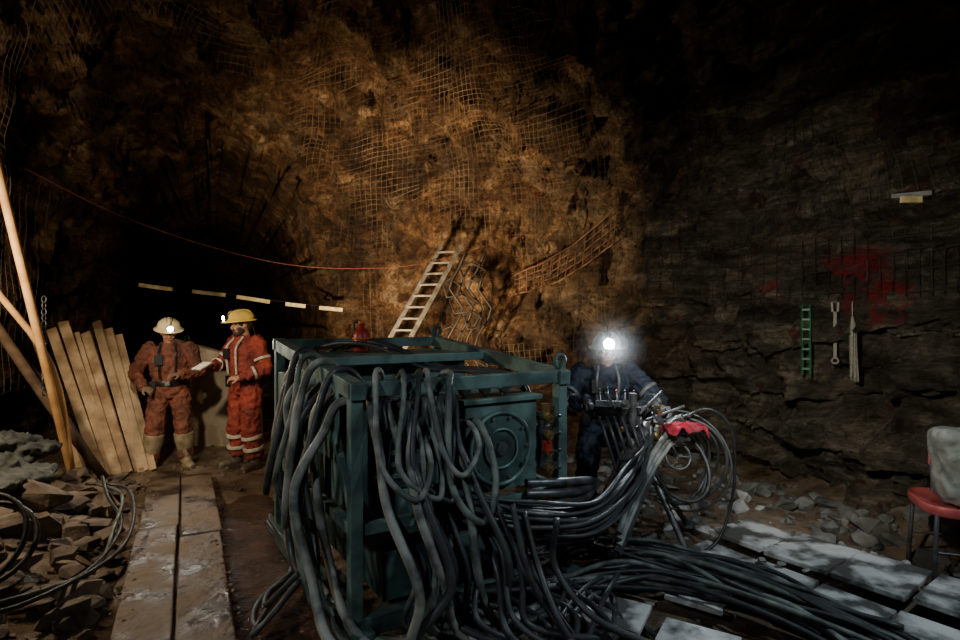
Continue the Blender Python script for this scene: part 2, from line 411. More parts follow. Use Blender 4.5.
# ------------------------------------------------------------ rubble
def rock(mb,c,s,m):
    bm=bmesh.new()
    ax=[R(.6,1.1),R(.6,1.1),R(.3,.65)]
    for _ in range(13):
        v=V(R(-1,1),R(-1,1),R(-1,1)).normalized(); bm.verts.new((v.x*ax[0]*s,v.y*ax[1]*s,v.z*ax[2]*s))
    bmesh.ops.convex_hull(bm,input=bm.verts[:]); bm.verts.ensure_lookup_table()
    loose=[v for v in bm.verts if not v.link_faces]; bmesh.ops.delete(bm,geom=loose,context='VERTS')
    bm.verts.index_update(); e=Euler((R(-.4,.4),R(-.4,.4),R(0,6))).to_matrix()
    mb.add([Vector(c)+e@v.co for v in bm.verts],[[v.index for v in f.verts] for f in bm.faces],m,False); bm.free()
mb=MB()
for i in range(1100):
    x=R(-4.9,-1.9);y=R(2.3,6.0)
    if segd(x,y,WA,WB)<.40 or x>WA.x+(WA.y-y)*.52 or not inside(x,y): continue
    s=random.choice([.02,.03,.04,.05,.07,.1,.14,.18])*R(.7,1.2)
    rock(mb,(x,y,fh(x,y)+s*.2),s,M['stone'])
mb.done('rubble_pile',bevel=.004)
mb=MB()
for i in range(300):
    x=R(-4.2,-1.3);y=R(4.4,8.5)
    if inside(x,y) and segd(x,y,WA,WB)>.33: s=R(.012,.04); rock(mb,(x,y,fh(x,y)+s*.2),s,M['stone'])
for i in range(160):
    t=R(0,1); o=random.choice([-1,1])*R(.22,.34); c=WA.lerp(WB,t)+sW*o; s=R(.008,.022); rock(mb,(c.x,c.y,.055),s,M['stone'])
mb.done('loose_gravel')
mb=MB()
for i in range(800):
    x=R(1.0,4.1);y=R(2.9,7.2)
    rel=V(x,y,0)-st
    on=-.1<rel.dot(d2)<2.7 and abs(rel.dot(s2))<.66
    if (on and R(0,1)<.75) or not inside(x,y): continue
    if x<2.4 and R(0,1)<.3: continue
    s=random.choice([.02,.03,.05,.08,.12])*R(.7,1.2)*(1 if x<3 else 1.3)
    if on: s=min(s,.035)
    rock(mb,(x,y,(.12 if on else fh(x,y))+s*.2),s,M['stonep'] if (on or (x<2.6 and R(0,1)<.5)) else M['stoneg'])
mb.done('rubble_pile',bevel=.003)
mb=MB()
for c,s in (((-3.25,4.0,.28),.26),((-3.0,3.55,.2),.22),((-3.5,4.5,.36),.25),((-2.85,4.3,.10),.16),((-3.45,3.4,.38),.22),((-2.75,3.7,.10),.12),((-3.6,3.9,.42),.3)):
    rock(mb,c,s,M['stone'])
mb.done('broken_rock_slab',bevel=.006)

# ------------------------------------------------------------ hydraulic power unit
A0=V(-.67,3.0,0); e1=V(.848,.53,0); e2=V(-.53,.848,0)
def W(u,v,z): return A0+e1*u+e2*v+V(0,0,z)
RM=Matrix((e1,e2,V(0,0,1))).transposed()
U,Vv=1.42,1.78
def tz(v): return 1.375+.10*v
mb=MB(); T=M['teal']
def mbox(u0,u1,v0,v1,z0,z1,m): mb.box(W((u0+u1)/2,(v0+v1)/2,(z0+z1)/2),(u1-u0,v1-v0,z1-z0),m,RM)
for u in(0,U):
    for v in(0,Vv): mbox(u-.035,u+.035,v-.035,v+.035,.0,tz(v)-.005,T)
for u in (0,U): mb.bar(W(u,-.06,tz(-.06)),W(u,Vv+.06,tz(Vv+.06)),.085,.09,T)
for v in(0,Vv): mb.bar(W(-.05,v,tz(v)),W(U+.05,v,tz(v)),.07,.08,T)
mb.bar(W(0,.9,tz(.9)),W(U,.9,tz(.9)),.06,.06,T)
for u in(0,U): mb.bar(W(u,-.15,.07),W(u,Vv+.15,.07),.12,.12,M['teal_d'])
for v in(0,Vv): mb.bar(W(0,v,.1),W(U,v,.1),.08,.1,M['teal_d'])
for v in (0,Vv): mb.bar(W(0,v,.62),W(U,v,.62),.05,.06,T)
for u in (0,U): mb.bar(W(u,0,.62),W(u,Vv,.62),.05,.06,T)
mb.bar(W(0,0,.65),W(0,.55,1.36),.04,.04,T)
for u,v in((U,0),(U,Vv)):
    z=tz(v)+.04; mb.box(W(u,v,z+.02),(.02,.10,.08),T,RM); mb.torus(W(u,v,z+.06),e2,.042,.015,T,24,8)
mbox(.10,.60,.16,.75,.45,1.24,T)
mbox(.13,.57,.145,.16,.76,1.18,M['teal_d'])
for k in range(5): mbox(.16,.54,.135,.146,.82+.07*k,.85+.07*k,T)
mbox(.70,1.24,.02,.60,.68,1.24,T)
mbox(.67,1.27,-.01,.63,1.235,1.265,T)
mbox(.15,1.3,1.05,1.68,.5,1.46,T)
mbox(.12,1.33,1.02,1.71,1.455,1.49,M['teal'])
mbox(.2,1.2,.1,1.6,.14,.42,M['teal_d'])
mb.cyl(W(.93,.03,.955),W(.93,-.02,.955),.225,M['teal_d'],40)
mb.torus(W(.93,-.025,.955),e2,.222,.014,T,40); mb.torus(W(.93,-.03,.955),e2,.12,.008,T,30)
mb.cyl(W(.93,.0,.955),W(.93,-.045,.955),.04,M['dsteel'],16)
for k in range(10):
    a=k*math.pi/5; p=W(.93+.195*math.cos(a),-.02,.955+.195*math.sin(a)); mb.cyl(p,p-e2*.018,.012,M['steel'],6)
mb.cyl(W(.36,.8,1.0),W(.36,1.05,1.0),.2,M['teal_d'],28)
for k in range(8): mb.torus(W(.36,.82+.028*k,1.0),e2,.205,.008,T,28,6)
mbox(-.01,.0,.25,1.2,.92,1.42,T); mbox(-.05,.0,1.25,1.6,1.0,1.35,T)
mb.cyl(W(-.05,1.42,1.18),W(-.07,1.42,1.18),.05,M['steel'],20)
for k in range(4):
    z=.78+.11*k
    mb.cyl(W(1.30,-.02,z),W(1.30,.12,z),.026,M['dsteel'],12); mb.cyl(W(1.30,-.05,z),W(1.30,-.02,z),.034,M['brass'],6)
    mb.cyl(W(1.30,-.05,z),W(1.30,-.14,z+.03),.006,M['steel'],8); mb.ell(W(1.30,-.14,z+.03),(.012,.012,.012),M['black'])
for k,(u,v) in enumerate(((1.32,.2),(1.33,.38))):
    mb.cyl(W(u,v-.15,.8),W(u,v-.15,1.05),.05,M['dsteel'] if k==0 else M['grey'],20); mb.cyl(W(u,v-.15,1.05),W(u,v-.15,1.1),.035,M['steel'],16)
mb.cyl(W(1.30,.0,1.12),W(1.30,.0,1.2),.03,M['brass'],12); mb.box(W(1.28,-.04,.93),(.05,.04,.07),M['red'],RM)
for k in range(3):
    mb.tube(cr([W(1.1,-.05,.72-.07*k),W(1.35,-.1,.70-.07*k),W(1.6,-.05,.66-.06*k),W(1.8,.05,.6)],6),.028,M['dsteel'],10)
for u in (.75,.9,1.05):
    mb.cyl(W(u,.12,1.265),W(u,.12,1.29),.012,M['brass'],8); mb.cyl(W(u,.10,1.31),W(u,.14,1.31),.035,M['steel'],20); mb.cyl(W(u,.095,1.31),W(u,.10,1.31),.03,M['gauge'],20)
mb.done('hydraulic_power_unit',bevel=.006)
mb=MB(); p=W(.55,1.4,1.492)
mb.rings([(p,.062,.062),(p+V(0,0,.02),.068,.068),(p+V(0,0,.14),.068,.068),(p+V(0,0,.18),.05,.05),(p+V(0,0,.195),.022,.022),(p+V(0,0,.23),.022,.022)],M['red'])
mb.cyl(p+V(0,0,.23),p+V(0,0,.25),.027,M['orange'],16); mb.torus(p+V(0,0,.11),(0,0,1),.069,.008,M['orange'],24)
mb.tube(cr([p+V(-.05,0,.16),p+V(-.06,0,.23),p+V(-.01,0,.255)],5),.008,M['black'])
mb.done('red_fuel_canister')

# ------------------------------------------------------------ hoses
hm=[M['hose'],M['hose2'],M['hose3'],M['hose']]
def hose(pts,r,m,k=9,jit=.02):
    P=[Vector(p)+V(R(-1,1),R(-1,1),R(-.6,.6))*jit for p in pts]
    for p in P:
        if p.z<.35: p.z=max(p.z,r+.01+max(0,fh(p.x,p.y)))
    mb.tube(cr(P,k),r,m,10)
mb=MB()
for i in range(13):
    u=.09+.040*i; r=random.choice([.016,.020,.024]); o=R(.04,.28)
    hose([W(u+.12,.3,1.22),W(u+.05,.10,1.275),W(u,-.03,1.26),W(u-.02,-.12-o*.2,1.08),W(u-.02-R(-.06,.08),-.15-o*.7,.8),W(u-.02+R(-.12,.14),-.2-o,.45),W(u+R(-.1,.16),-.15-o,.15),W(u+.3,-.25-o*.6,.05),W(u+.7+R(-.1,.3),-.2-o*.4,.04)],r,[M['hose2'],M['hose3'],M['hose'],M['hose3'],M['hose']][i%5],jit=.035)
for i in range(5):
    u=.14+.10*i; d=R(.4,.85)
    hose([W(u+.1,.35,1.25),W(u+.05,.12,1.41),W(u,-.01,1.45),W(u-.04,-.12,1.34),W(u-.08,-.27,1.40-d*.7),W(u+.04,-.33,1.40-d),W(u+.15,-.26,1.40-d*.75),W(u+.17,-.12,1.15),W(u+.15,.1,1.1)],R(.015,.021),hm[(i+1)%3],jit=.04)
for i in range(11):
    v=.18+.115*i; r=random.choice([.021,.026,.032]); o=R(.03,.20)
    hose([W(.25,v+.1,1.15),W(.1,v,tz(v)-.10),W(-.03,v,tz(v)-.11),W(-.08-o*.4,v-.03,tz(v)-.27),W(-.07-o,v-.08-R(-.1,.1),.82),W(-.04-o,v-.2-R(-.15,.15),.42),W(-.05-o*.6,v-.42,.16),W(.05,min(v-.7,-.12),.06),W(.4,min(v-.85,-.3),.04)],r,[M['hose2'],M['hose3'],M['hose2'],M['hose'],M['hose3']][i%5],jit=.035)
for i in range(4):
    v=.25+.27*i
    hose([W(.2,v+.1,1.3),W(.05,v,tz(v)+.06),W(-.06,v,tz(v)+.03),W(-.14,v,1.2),W(-.24,v-.05,.75),W(-.2,v+.1,.45+R(0,.2)),W(-.16,v+.25,.7),W(-.1,v+.28,1.1),W(.05,v+.3,1.2)],R(.018,.025),hm[i],jit=.035)
for i in range(4):
    a=.14*i; hose([W(.3+a*.6,1.75,1.5),W(.4+a*.5,1.4,1.58),W(.6+a*.4,1.1,1.53),W(.85+a*.3,.8,1.40),W(1.1+a*.2,.45,1.38),W(1.25,.2,1.32),W(1.3,.12,1.0)],R(.013,.018),M['hose'],jit=.03)
mb.done('hydraulic_hose_bundle')
mb=MB()
for i in range(18):
    a=2*math.pi*i/18*2.4; q=.11*math.sqrt((i+1)/18); oy=q*math.cos(a); oz=q*math.sin(a)
    hose([(-.25,3.2+oy,.74+oz*.6),(-.02,3.15+oy,.66+oz),(.3,3.22+oy,.58+oz),(.7,3.42+oy,.54+oz),(1.02,3.75+oy,.66+oz),(1.2,4.02+oy*.6,.80+oz*.6),(1.3,4.3+oy*.4,.9+oz*.4)],R(.011,.017),random.choice([M['hose'],M['hose'],M['hose'],M['hose3']]),jit=.03)
mb.done('hydraulic_hose_bundle')
mb=MB()
for i in range(22):
    a=i/21; b=R(-.1,.1)
    hose([(-.3+b,3.3+.3*a,.1),(.25,3.35+.55*a,.06+.1*a),(.75+b,3.45+.6*a,.08+.12*R(0,1)),(1.2,3.4+.55*a,.12+.1*R(0,1)),(1.6,3.05+.55*a,.13+.08*R(0,1)),(1.95+.1*a,2.6+.5*a,.12),(2.3,2.1+.4*a,.1)],R(.012,.020),random.choice([M['hose'],M['hose'],M['black'],M['hose3']]),jit=.09)
for i in range(8):
    a=i/7
    hose([(.3+.2*a,2.6,.06),(.35+.2*a,3.0,.08),(.55+.2*a,3.4,.1),(.95+.1*a,3.65,.12),(1.35,3.7-.1*a,.14),(1.75,3.45-.15*a,.16),(2.1,2.9-.1*a,.15)],R(.013,.019),M['hose'],jit=.08)
for i in range(9):
    x=R(-.3,.5); hose([(x-.1,3.1,.70),(x,3.0,.45),(x+.15+R(-.1,.1),2.85,.2),(x+.4,2.8,.1),(x+.5,3.2+R(-.2,.2),.08),(x+.1,3.6,.1)],R(.014,.020),M['hose'],jit=.1)
for i in range(3):
    hose([(-1.0,3.2,.3),(-1.2,3.0+.1*i,.08),(-1.3,3.3+.1*i,.05),(-1.3,3.9+.05*i,.05),(-1.6-.05*i,4.5,.05),(-1.8,4.8,.05)],R(.014,.018),M['hose'],jit=.06)
mb.done('ground_hose_tangle')
mb=MB()
for k in range(3): 
    hose([(-2.75,2.6+.1*k,.35),(-2.55,3.0,.22),(-2.5,3.6+.1*k,.15),(-2.75,4.3,.16),(-3.2,4.9+.1*k,.2),(-3.5,5.1,.3)],.014,M['hose3'] if k==1 else M['hose'],jit=.06)
mb.torus((-3.0,3.35,.40),(.3,-.6,.7),.28,.016,M['hose'],40,8); mb.torus((-3.05,3.3,.43),(.2,-.7,.6),.31,.016,M['hose'],40,8)
mb.done('coiled_hose')

# ------------------------------------------------------------ drill rig
mb=MB(); S=M['steel'];D=M['dsteel']
ra=V(.80,3.75,.22); rb=V(1.42,4.45,.98); sd=V(.1,-.08,0)
for s in(-1,1):
    mb.bar(ra+sd*s,rb+sd*s,.035,.06,D)
    mb.cyl(ra+sd*s*.8+V(0,0,.05),rb+sd*s*.8+V(0,0,.05),.018,S,12)
for k in range(6):
    p=ra.lerp(rb,k/5); mb.bar(p-sd,p+sd,.04,.03,D)
dr=(rb-ra).normalized(); pc=ra.lerp(rb,.62)+V(0,0,.12)
mb.cyl(pc-dr*.2,pc+dr*.12,.075,D,24); mb.cyl(pc+dr*.12,pc+dr*.2,.05,S,20); mb.cyl(pc-dr*.26,pc-dr*.2,.055,M['teal'],20)
mb.cyl(pc+dr*.2,pc+dr*.45,.017,S,12); mb.cyl(pc-dr*.85,pc-dr*.26,.017,S,12)
mb.cyl((1.12,4.25,.0),(1.15,4.2,1.2),.03,D,16)
for q in((1.5,3.95),(1.75,4.7),(.85,4.5)): mb.cyl((1.3,4.3,.62),(q[0],q[1],.02),.024,D,12); mb.box((q[0],q[1],.03),(.14,.14,.02),D)
mb.cyl((1.3,4.3,.5),(1.3,4.3,.75),.06,D,20)
pr_=Euler((math.radians(-35),0,math.radians(-14))).to_matrix()
cc=V(1.05,4.3,1.06); mb.box(cc,(.32,.20,.05),D,pr_); mb.box(cc+pr_@V(0,0,.03),(.29,.17,.012),M['teal_d'],pr_)
for k in range(3):
    g=cc+pr_@V(-.10+.10*k,.05,.035); mb.cyl(g,g+pr_@V(0,0,.03),.036,S,20); mb.cyl(g+pr_@V(0,0,.03),g+pr_@V(0,0,.033),.029,M['gauge'],20)
for k in range(5):
    g=cc+pr_@V(-.12+.06*k,-.05,.03); e=g+pr_@V(R(-.01,.01),-.02,.09+R(0,.03)); mb.cyl(g,e,.006,S,8); mb.ell(e,(.012,.012,.012),M['red'] if k==2 else M['black'])
for k in range(6):
    x=.90+.055*k; mb.tube(cr([(x,4.22,1.02),(x+.02,4.1,.9),(x+.1,4.1,.65),(x+.2,4.2,.5)],5),.012,M['hose'],8)
for k in range(20):
    p=V(1.2+R(-.15,.32),4.2+R(-.15,.2),.72+R(0,.42)); a=V(R(-1,1),R(-1,1),R(-.6,1)).normalized()*R(.03,.08)
    mb.cyl(p-a,p+a,R(.012,.028),random.choice([S,D,S,M['brass']]),12); mb.cyl(p-a*.3,p+a*.3,.034,D,6)
mb.cyl((1.2,4.2,1.05),(1.35,4.15,1.22),.011,D,8); mb.cyl((1.25,4.2,1.0),(1.5,4.1,1.12),.011,D,8); mb.cyl((1.0,4.15,1.1),(.92,4.1,1.22),.010,S,8)
mb.torus((1.45,4.1,.75),(0,-1,.3),.09,.010,D,30); mb.cyl((1.45,4.1,.75),(1.45,4.3,.73),.014,S)
for a in(0,2.09,4.19): mb.cyl((1.45,4.1,.75),(1.45+.09*math.cos(a),4.09,.75+.09*math.sin(a)),.007,D,6)
for k in range(3):
    mb.tube(cr([(1.42,4.15,.95-.05*k),(1.22,3.95,.80-.05*k),(1.0,3.7,.57-.05*k),(.88,3.55,.40-.04*k)],6),.022,M['hose2'],10)
for k in range(6):
    r=.19+.028*k; c=V(1.50+.01*k,4.15+.03*k,.66); pts=[]
    for j in range(14):
        a=math.radians(150-20*j*1.05); pts.append(c+V(math.cos(a)*r,.12*math.sin(a*1.3+k),math.sin(a)*r*1.15))
    for p in pts: p.z=max(p.z,.04)
    mb.tube(cr(pts,3),.009 if k%2 else .013,M['hose'],8)
mb.tube(cr([(1.45,4.2,.95),(1.65,4.1,1.1),(1.84,4.1,.95),(1.88,4.15,.5),(1.75,4.1,.15),(1.5,4.0,.04)],7),.011,M['black'],8)
mb.done('drill_rig',bevel=.003)
mb=MB(); vs=[]
for i in range(15):
    for j in range(11):
        x=(i/14-.5)*.30; y=(j/10-.5)*.2; vs.append(V(1.50+x,4.10+y,1.0-1.3*x*x-4.5*y*y*(1+.5*math.sin(i))+.02*math.sin(i*1.7+j)+.012*math.sin(j*2.3)))
fs=[[i*11+j,(i+1)*11+j,(i+1)*11+j+1,i*11+j+1] for i in range(14) for j in range(10)]
mb.add(vs,fs,M['cloth']); o=mb.done('red_rag'); q=o.modifiers.new('s','SOLIDIFY'); q.thickness=.008; q=o.modifiers.new('u','SUBSURF'); q.levels=1;q.render_levels=1

# ------------------------------------------------------------ ladder
mb=MB(); b0=V(-1.92,6.6,.0); t0=V(-.52,7.5,2.74); wv=V(.95,-.3,0).normalized()*.28
for s in(0,1): mb.bar(b0+wv*s,t0+wv*s,.026,.055,M['alu'])
for k in range(1,19):
    p=b0.lerp(t0,k/18.6); mb.bar(p,p+wv,.028,.024,M['alu'])
mb.done('ladder',bevel=.003)
mb=MB()
for k in range(4):
    x0=-.38+.12*k; pts=[V(x0+.09*((j*7+k*3)%3-1)+.015*j,6.95+.04*k+.05*((j+k)%2),.7+.24*j) for j in range(9-(k%2))]
    mb.tube(cr(pts,2),.015,M['wire_d'],6)
for k in range(8):
    c=V(-.22+.13*((k*5)%3-1),6.98,.95+.2*k); w_=.11+.05*(k%2)
    mb.tube([c+V(-w_,0,.05),c+V(-.02,.03,.12),c+V(w_,0,.02),c+V(w_*.7,-.02,-.1),c+V(-w_*.6,0,-.12)],.013,M['wire_d'],6,True)
mb.tube([(-.38,7.0,0),(-.38,6.95,.75)],.013,M['wire_d'],6); mb.tube([(.0,7.05,0),(-.02,7.05,.75)],.013,M['wire_d'],6)
mb.done('tangled_wire')

# ------------------------------------------------------------ left timber
mb=MB()
for k in range(7):
    f=k/6; bx=-4.22+.40*f; by=6.25+.05*math.sin(k*2)+.05*k; txx=-5.24+.58*f; ty=6.85+.06*k; z=1.64+.09*math.sin(k*1.9)
    mb.bar(V(bx,by,.0),V(txx,ty,z),.108+.015*math.sin(k*3),.035,M['wood'],up=V(.35+.35*math.sin(k*1.3),-1,.2))
for k in range(4):
    mb.bar(V(-4.45+.05*k,6.1,.05),V(-5.15-.05*k,6.6,1.35+.1*k),.04,.10,M['wood'],up=V(.4,-1,.2))
mb.done('leaning_timber_planks',bevel=.004)
mb=MB(); mb.tube(cr([(-4.02,5.55,fh(-4.02,5.55)),(-4.02,5.1,1.6),(-3.98,4.62,3.0),(-3.95,4.5,3.35)],6),[.032,.036,.034,.03],M['pole'],12); mb.done('timber_pole')
mb=MB(); mb.tube([(-3.85,5.75,.12),(-4.3,5.6,.9),(-4.75,5.45,1.75)],.045,M['wood_d'],12); mb.tube([(-3.98,5.9,.1),(-4.5,5.75,1.1),(-4.9,5.6,1.75)],.04,M['wood_d'],12)
mb.done('old_prop_timber')
mb=MB(); mb.tube(cr([(-4.0,5.5,.25),(-4.05,5.3,1.3),(-4.3,4.9,2.1),(-4.4,4.6,2.7)],5),.028,M['pole'],12); mb.done('timber_pole')
mb=MB()
for k in range(16):
    z=1.95-.06*k; mb.torus((-4.22,5.42,z),(1,0,0) if k%2 else (0,1,0),.022,.006,M['dsteel'],14,6,1.5)
mb.done('hanging_chain')
mb=MB()
for c,r in(((-4.05,4.75,.54),(.30,.2,.08)),((-3.75,4.6,.46),(.26,.18,.06)),((-4.15,4.9,.68),(.26,.2,.08)),((-3.72,4.35,.46),(.26,.16,.05)),((-3.95,5.0,.60),(.2,.14,.07))):
    mb.ell(c,r,M['tarp'],Euler((R(-.2,.2),R(-.2,.2),R(0,3))).to_matrix(),24,14)
mb.done('canvas_sack_pile',remesh=.016,disp=.10,dscale=.06)

# ------------------------------------------------------------ barrier, strips, cables
mb=MB()
mb.hexa([V(-4.55,7.9,-.02),V(-3.15,7.75,-.02),V(-3.15,8.15,-.02),V(-4.55,8.3,-.02),V(-4.5,7.98,1.5),V(-3.15,7.85,1.16),V(-3.15,8.02,1.16),V(-4.5,8.15,1.5)],M['conc'])
for x in(-4.2,-3.5): mb.torus((x,8.03,1.22+(-3.15-x)*.25),(1,0,0),.05,.012,M['dsteel'],20,6)
mb.done('concrete_barrier',bevel=.02)
mb=MB(); pts=cr([(-5.5,8.7,2.5),(-5.16,8.5,2.31),(-3.95,8.5,2.17),(-3.0,8.5,2.03),(-2.05,8.5,1.93),(-1.5,8.7,1.9)],8); mb.tube(pts,.005,M['black'],6)
for a,b in((-5.16,-4.65),(-4.35,-3.85),(-3.68,-3.18),(-2.94,-2.64),(-2.43,-2.08)):
    za=np.interp(a,[p.x for p in pts],[p.z for p in pts]); zb=np.interp(b,[p.x for p in pts],[p.z for p in pts])
    mb.bar((a,8.47,za-.03),(b,8.47,zb-.03),.012,.055,M['yellow'])
mb.done('hanging_marker_strip')
mb=MB(); mb.tube(cr([(-4.8,5.9,3.35),(-4.1,6.3,2.95),(-3.2,6.7,2.62),(-2.2,7,2.42),(-1.0,7.3,2.45),(0,7.5,2.7)],10),.0048,M['rope'],6); mb.done('red_safety_rope')

# ------------------------------------------------------------ right wall items
def rw(px_x,z,off=.04):
    return cast((0,0,z),(px_x,1,0),off)
mb=MB(); a=rw(.634,1.88,.16); b=V(a.x,a.y,1.36)
tg=V(-a.y,a.x,0).normalized()*-1
mb.bar(a-V(0,0,.05),b+V(0,0,.02),.012,.028,M['ropew'],up=tg)
mb.torus(b,(-a.x,-a.y,0),.026,.010,M['ropew'],20,8)
for q in(-1,1): mb.bar(a+tg*.022*q-V(0,0,.05),a+tg*.026*q+V(0,0,.04),.014,.018,M['ropew'],up=tg)
mb.done('hanging_spanner')
mb=MB(); a=rw(.665,1.72,.14)
for k in range(9):
    o1=V(R(-.018,.018),R(-.018,.018),0); mb.tube(cr([a+V(0,0,.06),a+o1*1.2-V(0,0,.08),a+V(0,0,-.25)+o1*1.5,a+V(0,0,-.44-R(0,.1))+o1*1.8+tg*R(-.015,.015)],5),.012,M['ropew'],6)
mb.tube([a+V(0,0,.2),a+V(0,0,.05)],.006,M['ropew'],6); mb.done('hanging_rope_hank')
mb=MB(); zs=[1.9-.68*k/8 for k in range(9)]; a=min((rw(.582,z,.05) for z in zs),key=lambda p:p.length)
a=V(a.x,a.y,1.9)
for q in(-1,1): mb.bar(a+tg*.032*q,a+tg*.032*q-V(0,0,.68),.016,.016,M['green'])
for k in range(7): mb.bar(a-tg*.032-V(0,0,.05+.095*k),a+tg*.032-V(0,0,.05+.095*k),.025,.018,M['green'])
mb.done('green_cable_rack')
mb=MB(); a=rw(.77,2.76,.09); mb.bar(a-tg*.13,a+tg*.13,.02,.035,M['grey']); mb.box(a-V(0,0,.04),(.16,.03,.05),M['yellow']); mb.done('wall_tag')
mb=MB()
for z in(2.5,2.35,2.2,2.0): 
    mb.tube([rw(.30+.04*k,z+.02*math.sin(k),.08) for k in range(15)],.005,M['wire_d'],5)
for k in range(26): mb.tube([rw(.30+.023*k,z,.08) for z in(1.95,2.1,2.3,2.55)],.004,M['wire_d'],4)
mb.done('steel_mesh_panel')
mb=MB(); cx,cy=3.22,3.72; sr=Euler((0,0,-.35)).to_matrix(); cz=max(0,fh(cx,cy)); P=lambda x,y,z: V(cx,cy,0)+sr@V(x,y,z)
for x in(-.22,.22):
    for y in(-.2,.2): mb.tube([P(x*1.12,y*1.1,cz-.02),P(x,y,.50)],.014,M['dsteel'],10)
mb.rings([(P(0,0,.485),.25,.23),(P(0,0,.49),.275,.25),(P(0,0,.53),.285,.26),(P(0,0,.555),.28,.255),(P(0,0,.53),.24,.215)],M['pinkred'],40,sr,.55)
mb.tube([P(-.22,-.2,.25),P(.22,-.2,.25)],.01,M['dsteel']); mb.tube([P(-.22,.2,.25),P(.22,.2,.25)],.01,M['dsteel'])
for x in(-.10,.2): mb.tube(cr([P(x,.22,.5),P(x,.24,.7),P(x,.25,.86)],5),.012,M['dsteel'],8)
mb.rings([(P(.05,.24,.70),.15,.012),(P(.05,.245,.73),.17,.014),(P(.05,.25,.86),.165,.014),(P(.05,.255,.88),.14,.012)],M['pinkred'],30,sr,.6)
mb.done('red_metal_chair',bevel=.004)
mb=MB(); rs=[(P(.03,-.03,.55),.17,.15),(P(.03,-.03,.60),.20,.165),(P(.03,-.02,.75),.20,.155),(P(.04,-.02,.92),.225,.16),(P(.04,-.02,1.0),.235,.17),(P(.04,-.02,1.03),.20,.15),(P(.05,-.01,1.01),.1,.08)]
mb.rings(rs,M['gcloth'],44,sr,.6); mb.done('grey_cloth_bag',remesh=.014,disp=.06,dscale=.11,smooth=1)

# ------------------------------------------------------------ people
skin=mat('skin',(.50,.27,.18),(.42,.2,.13),.5,0,20,.05); hair=mat('dark_hair',(.05,.03,.02),None,.7,0,80,.4)
eyew=mat('eye_white',(.7,.68,.64),(.6,.58,.55),.3,0,5,0); lip=mat('lips',(.36,.13,.1),None,.5,0,20,0)
refl=mat('reflective_tape',(.58,.54,.44),(.36,.32,.25),.35,0,20,.05); refl_d=mat('dull_reflective_tape',(.20,.21,.21),(.10,.10,.10),.4,0,20,.05)
lamp_on=emis('headlamp_lens',(1,.97,.88),80); lamp_big=emis('headlamp_lens_bright',(.86,.94,1),400)
glove=mat('leather_glove',(.25,.16,.1),None,.7)
def hand(mb,w,d,n,side,curl,m):
    d=Vector(d).normalized(); n=Vector(n); n=(n-d*n.dot(d)).normalized(); s=d.cross(n)*side; w=Vector(w)
    rot=Matrix((s,d,n)).transposed()
    mb.ell(w+d*.05,(.044,.056,.02),m,rot,14,10); mb.tube([w-d*.04,w+d*.03],[.03,.032],m,12)
    for i,l in enumerate((.074,.084,.078,.06)):
        p=w+d*.085+s*(.031-.0205*i); a=0; pts=[p-d*.02,p]
        for q in(.45,.32,.23):
            a+=curl*(1+.1*i); p=p+(d*math.cos(a)+n*math.sin(a))*l*q; pts.append(p.copy())
        mb.tube(pts,[.0105,.0105,.0095,.0085,.007],m,8)
    p=w+d*.025+s*.03; q=p+(s*.62+d*.6+n*.35).normalized()*.042; r=q+(d*.8+n*.6+s*.1).normalized()*.032
    mb.tube([p-s*.01,p,q,r],[.013,.014,.012,.009],m,8)
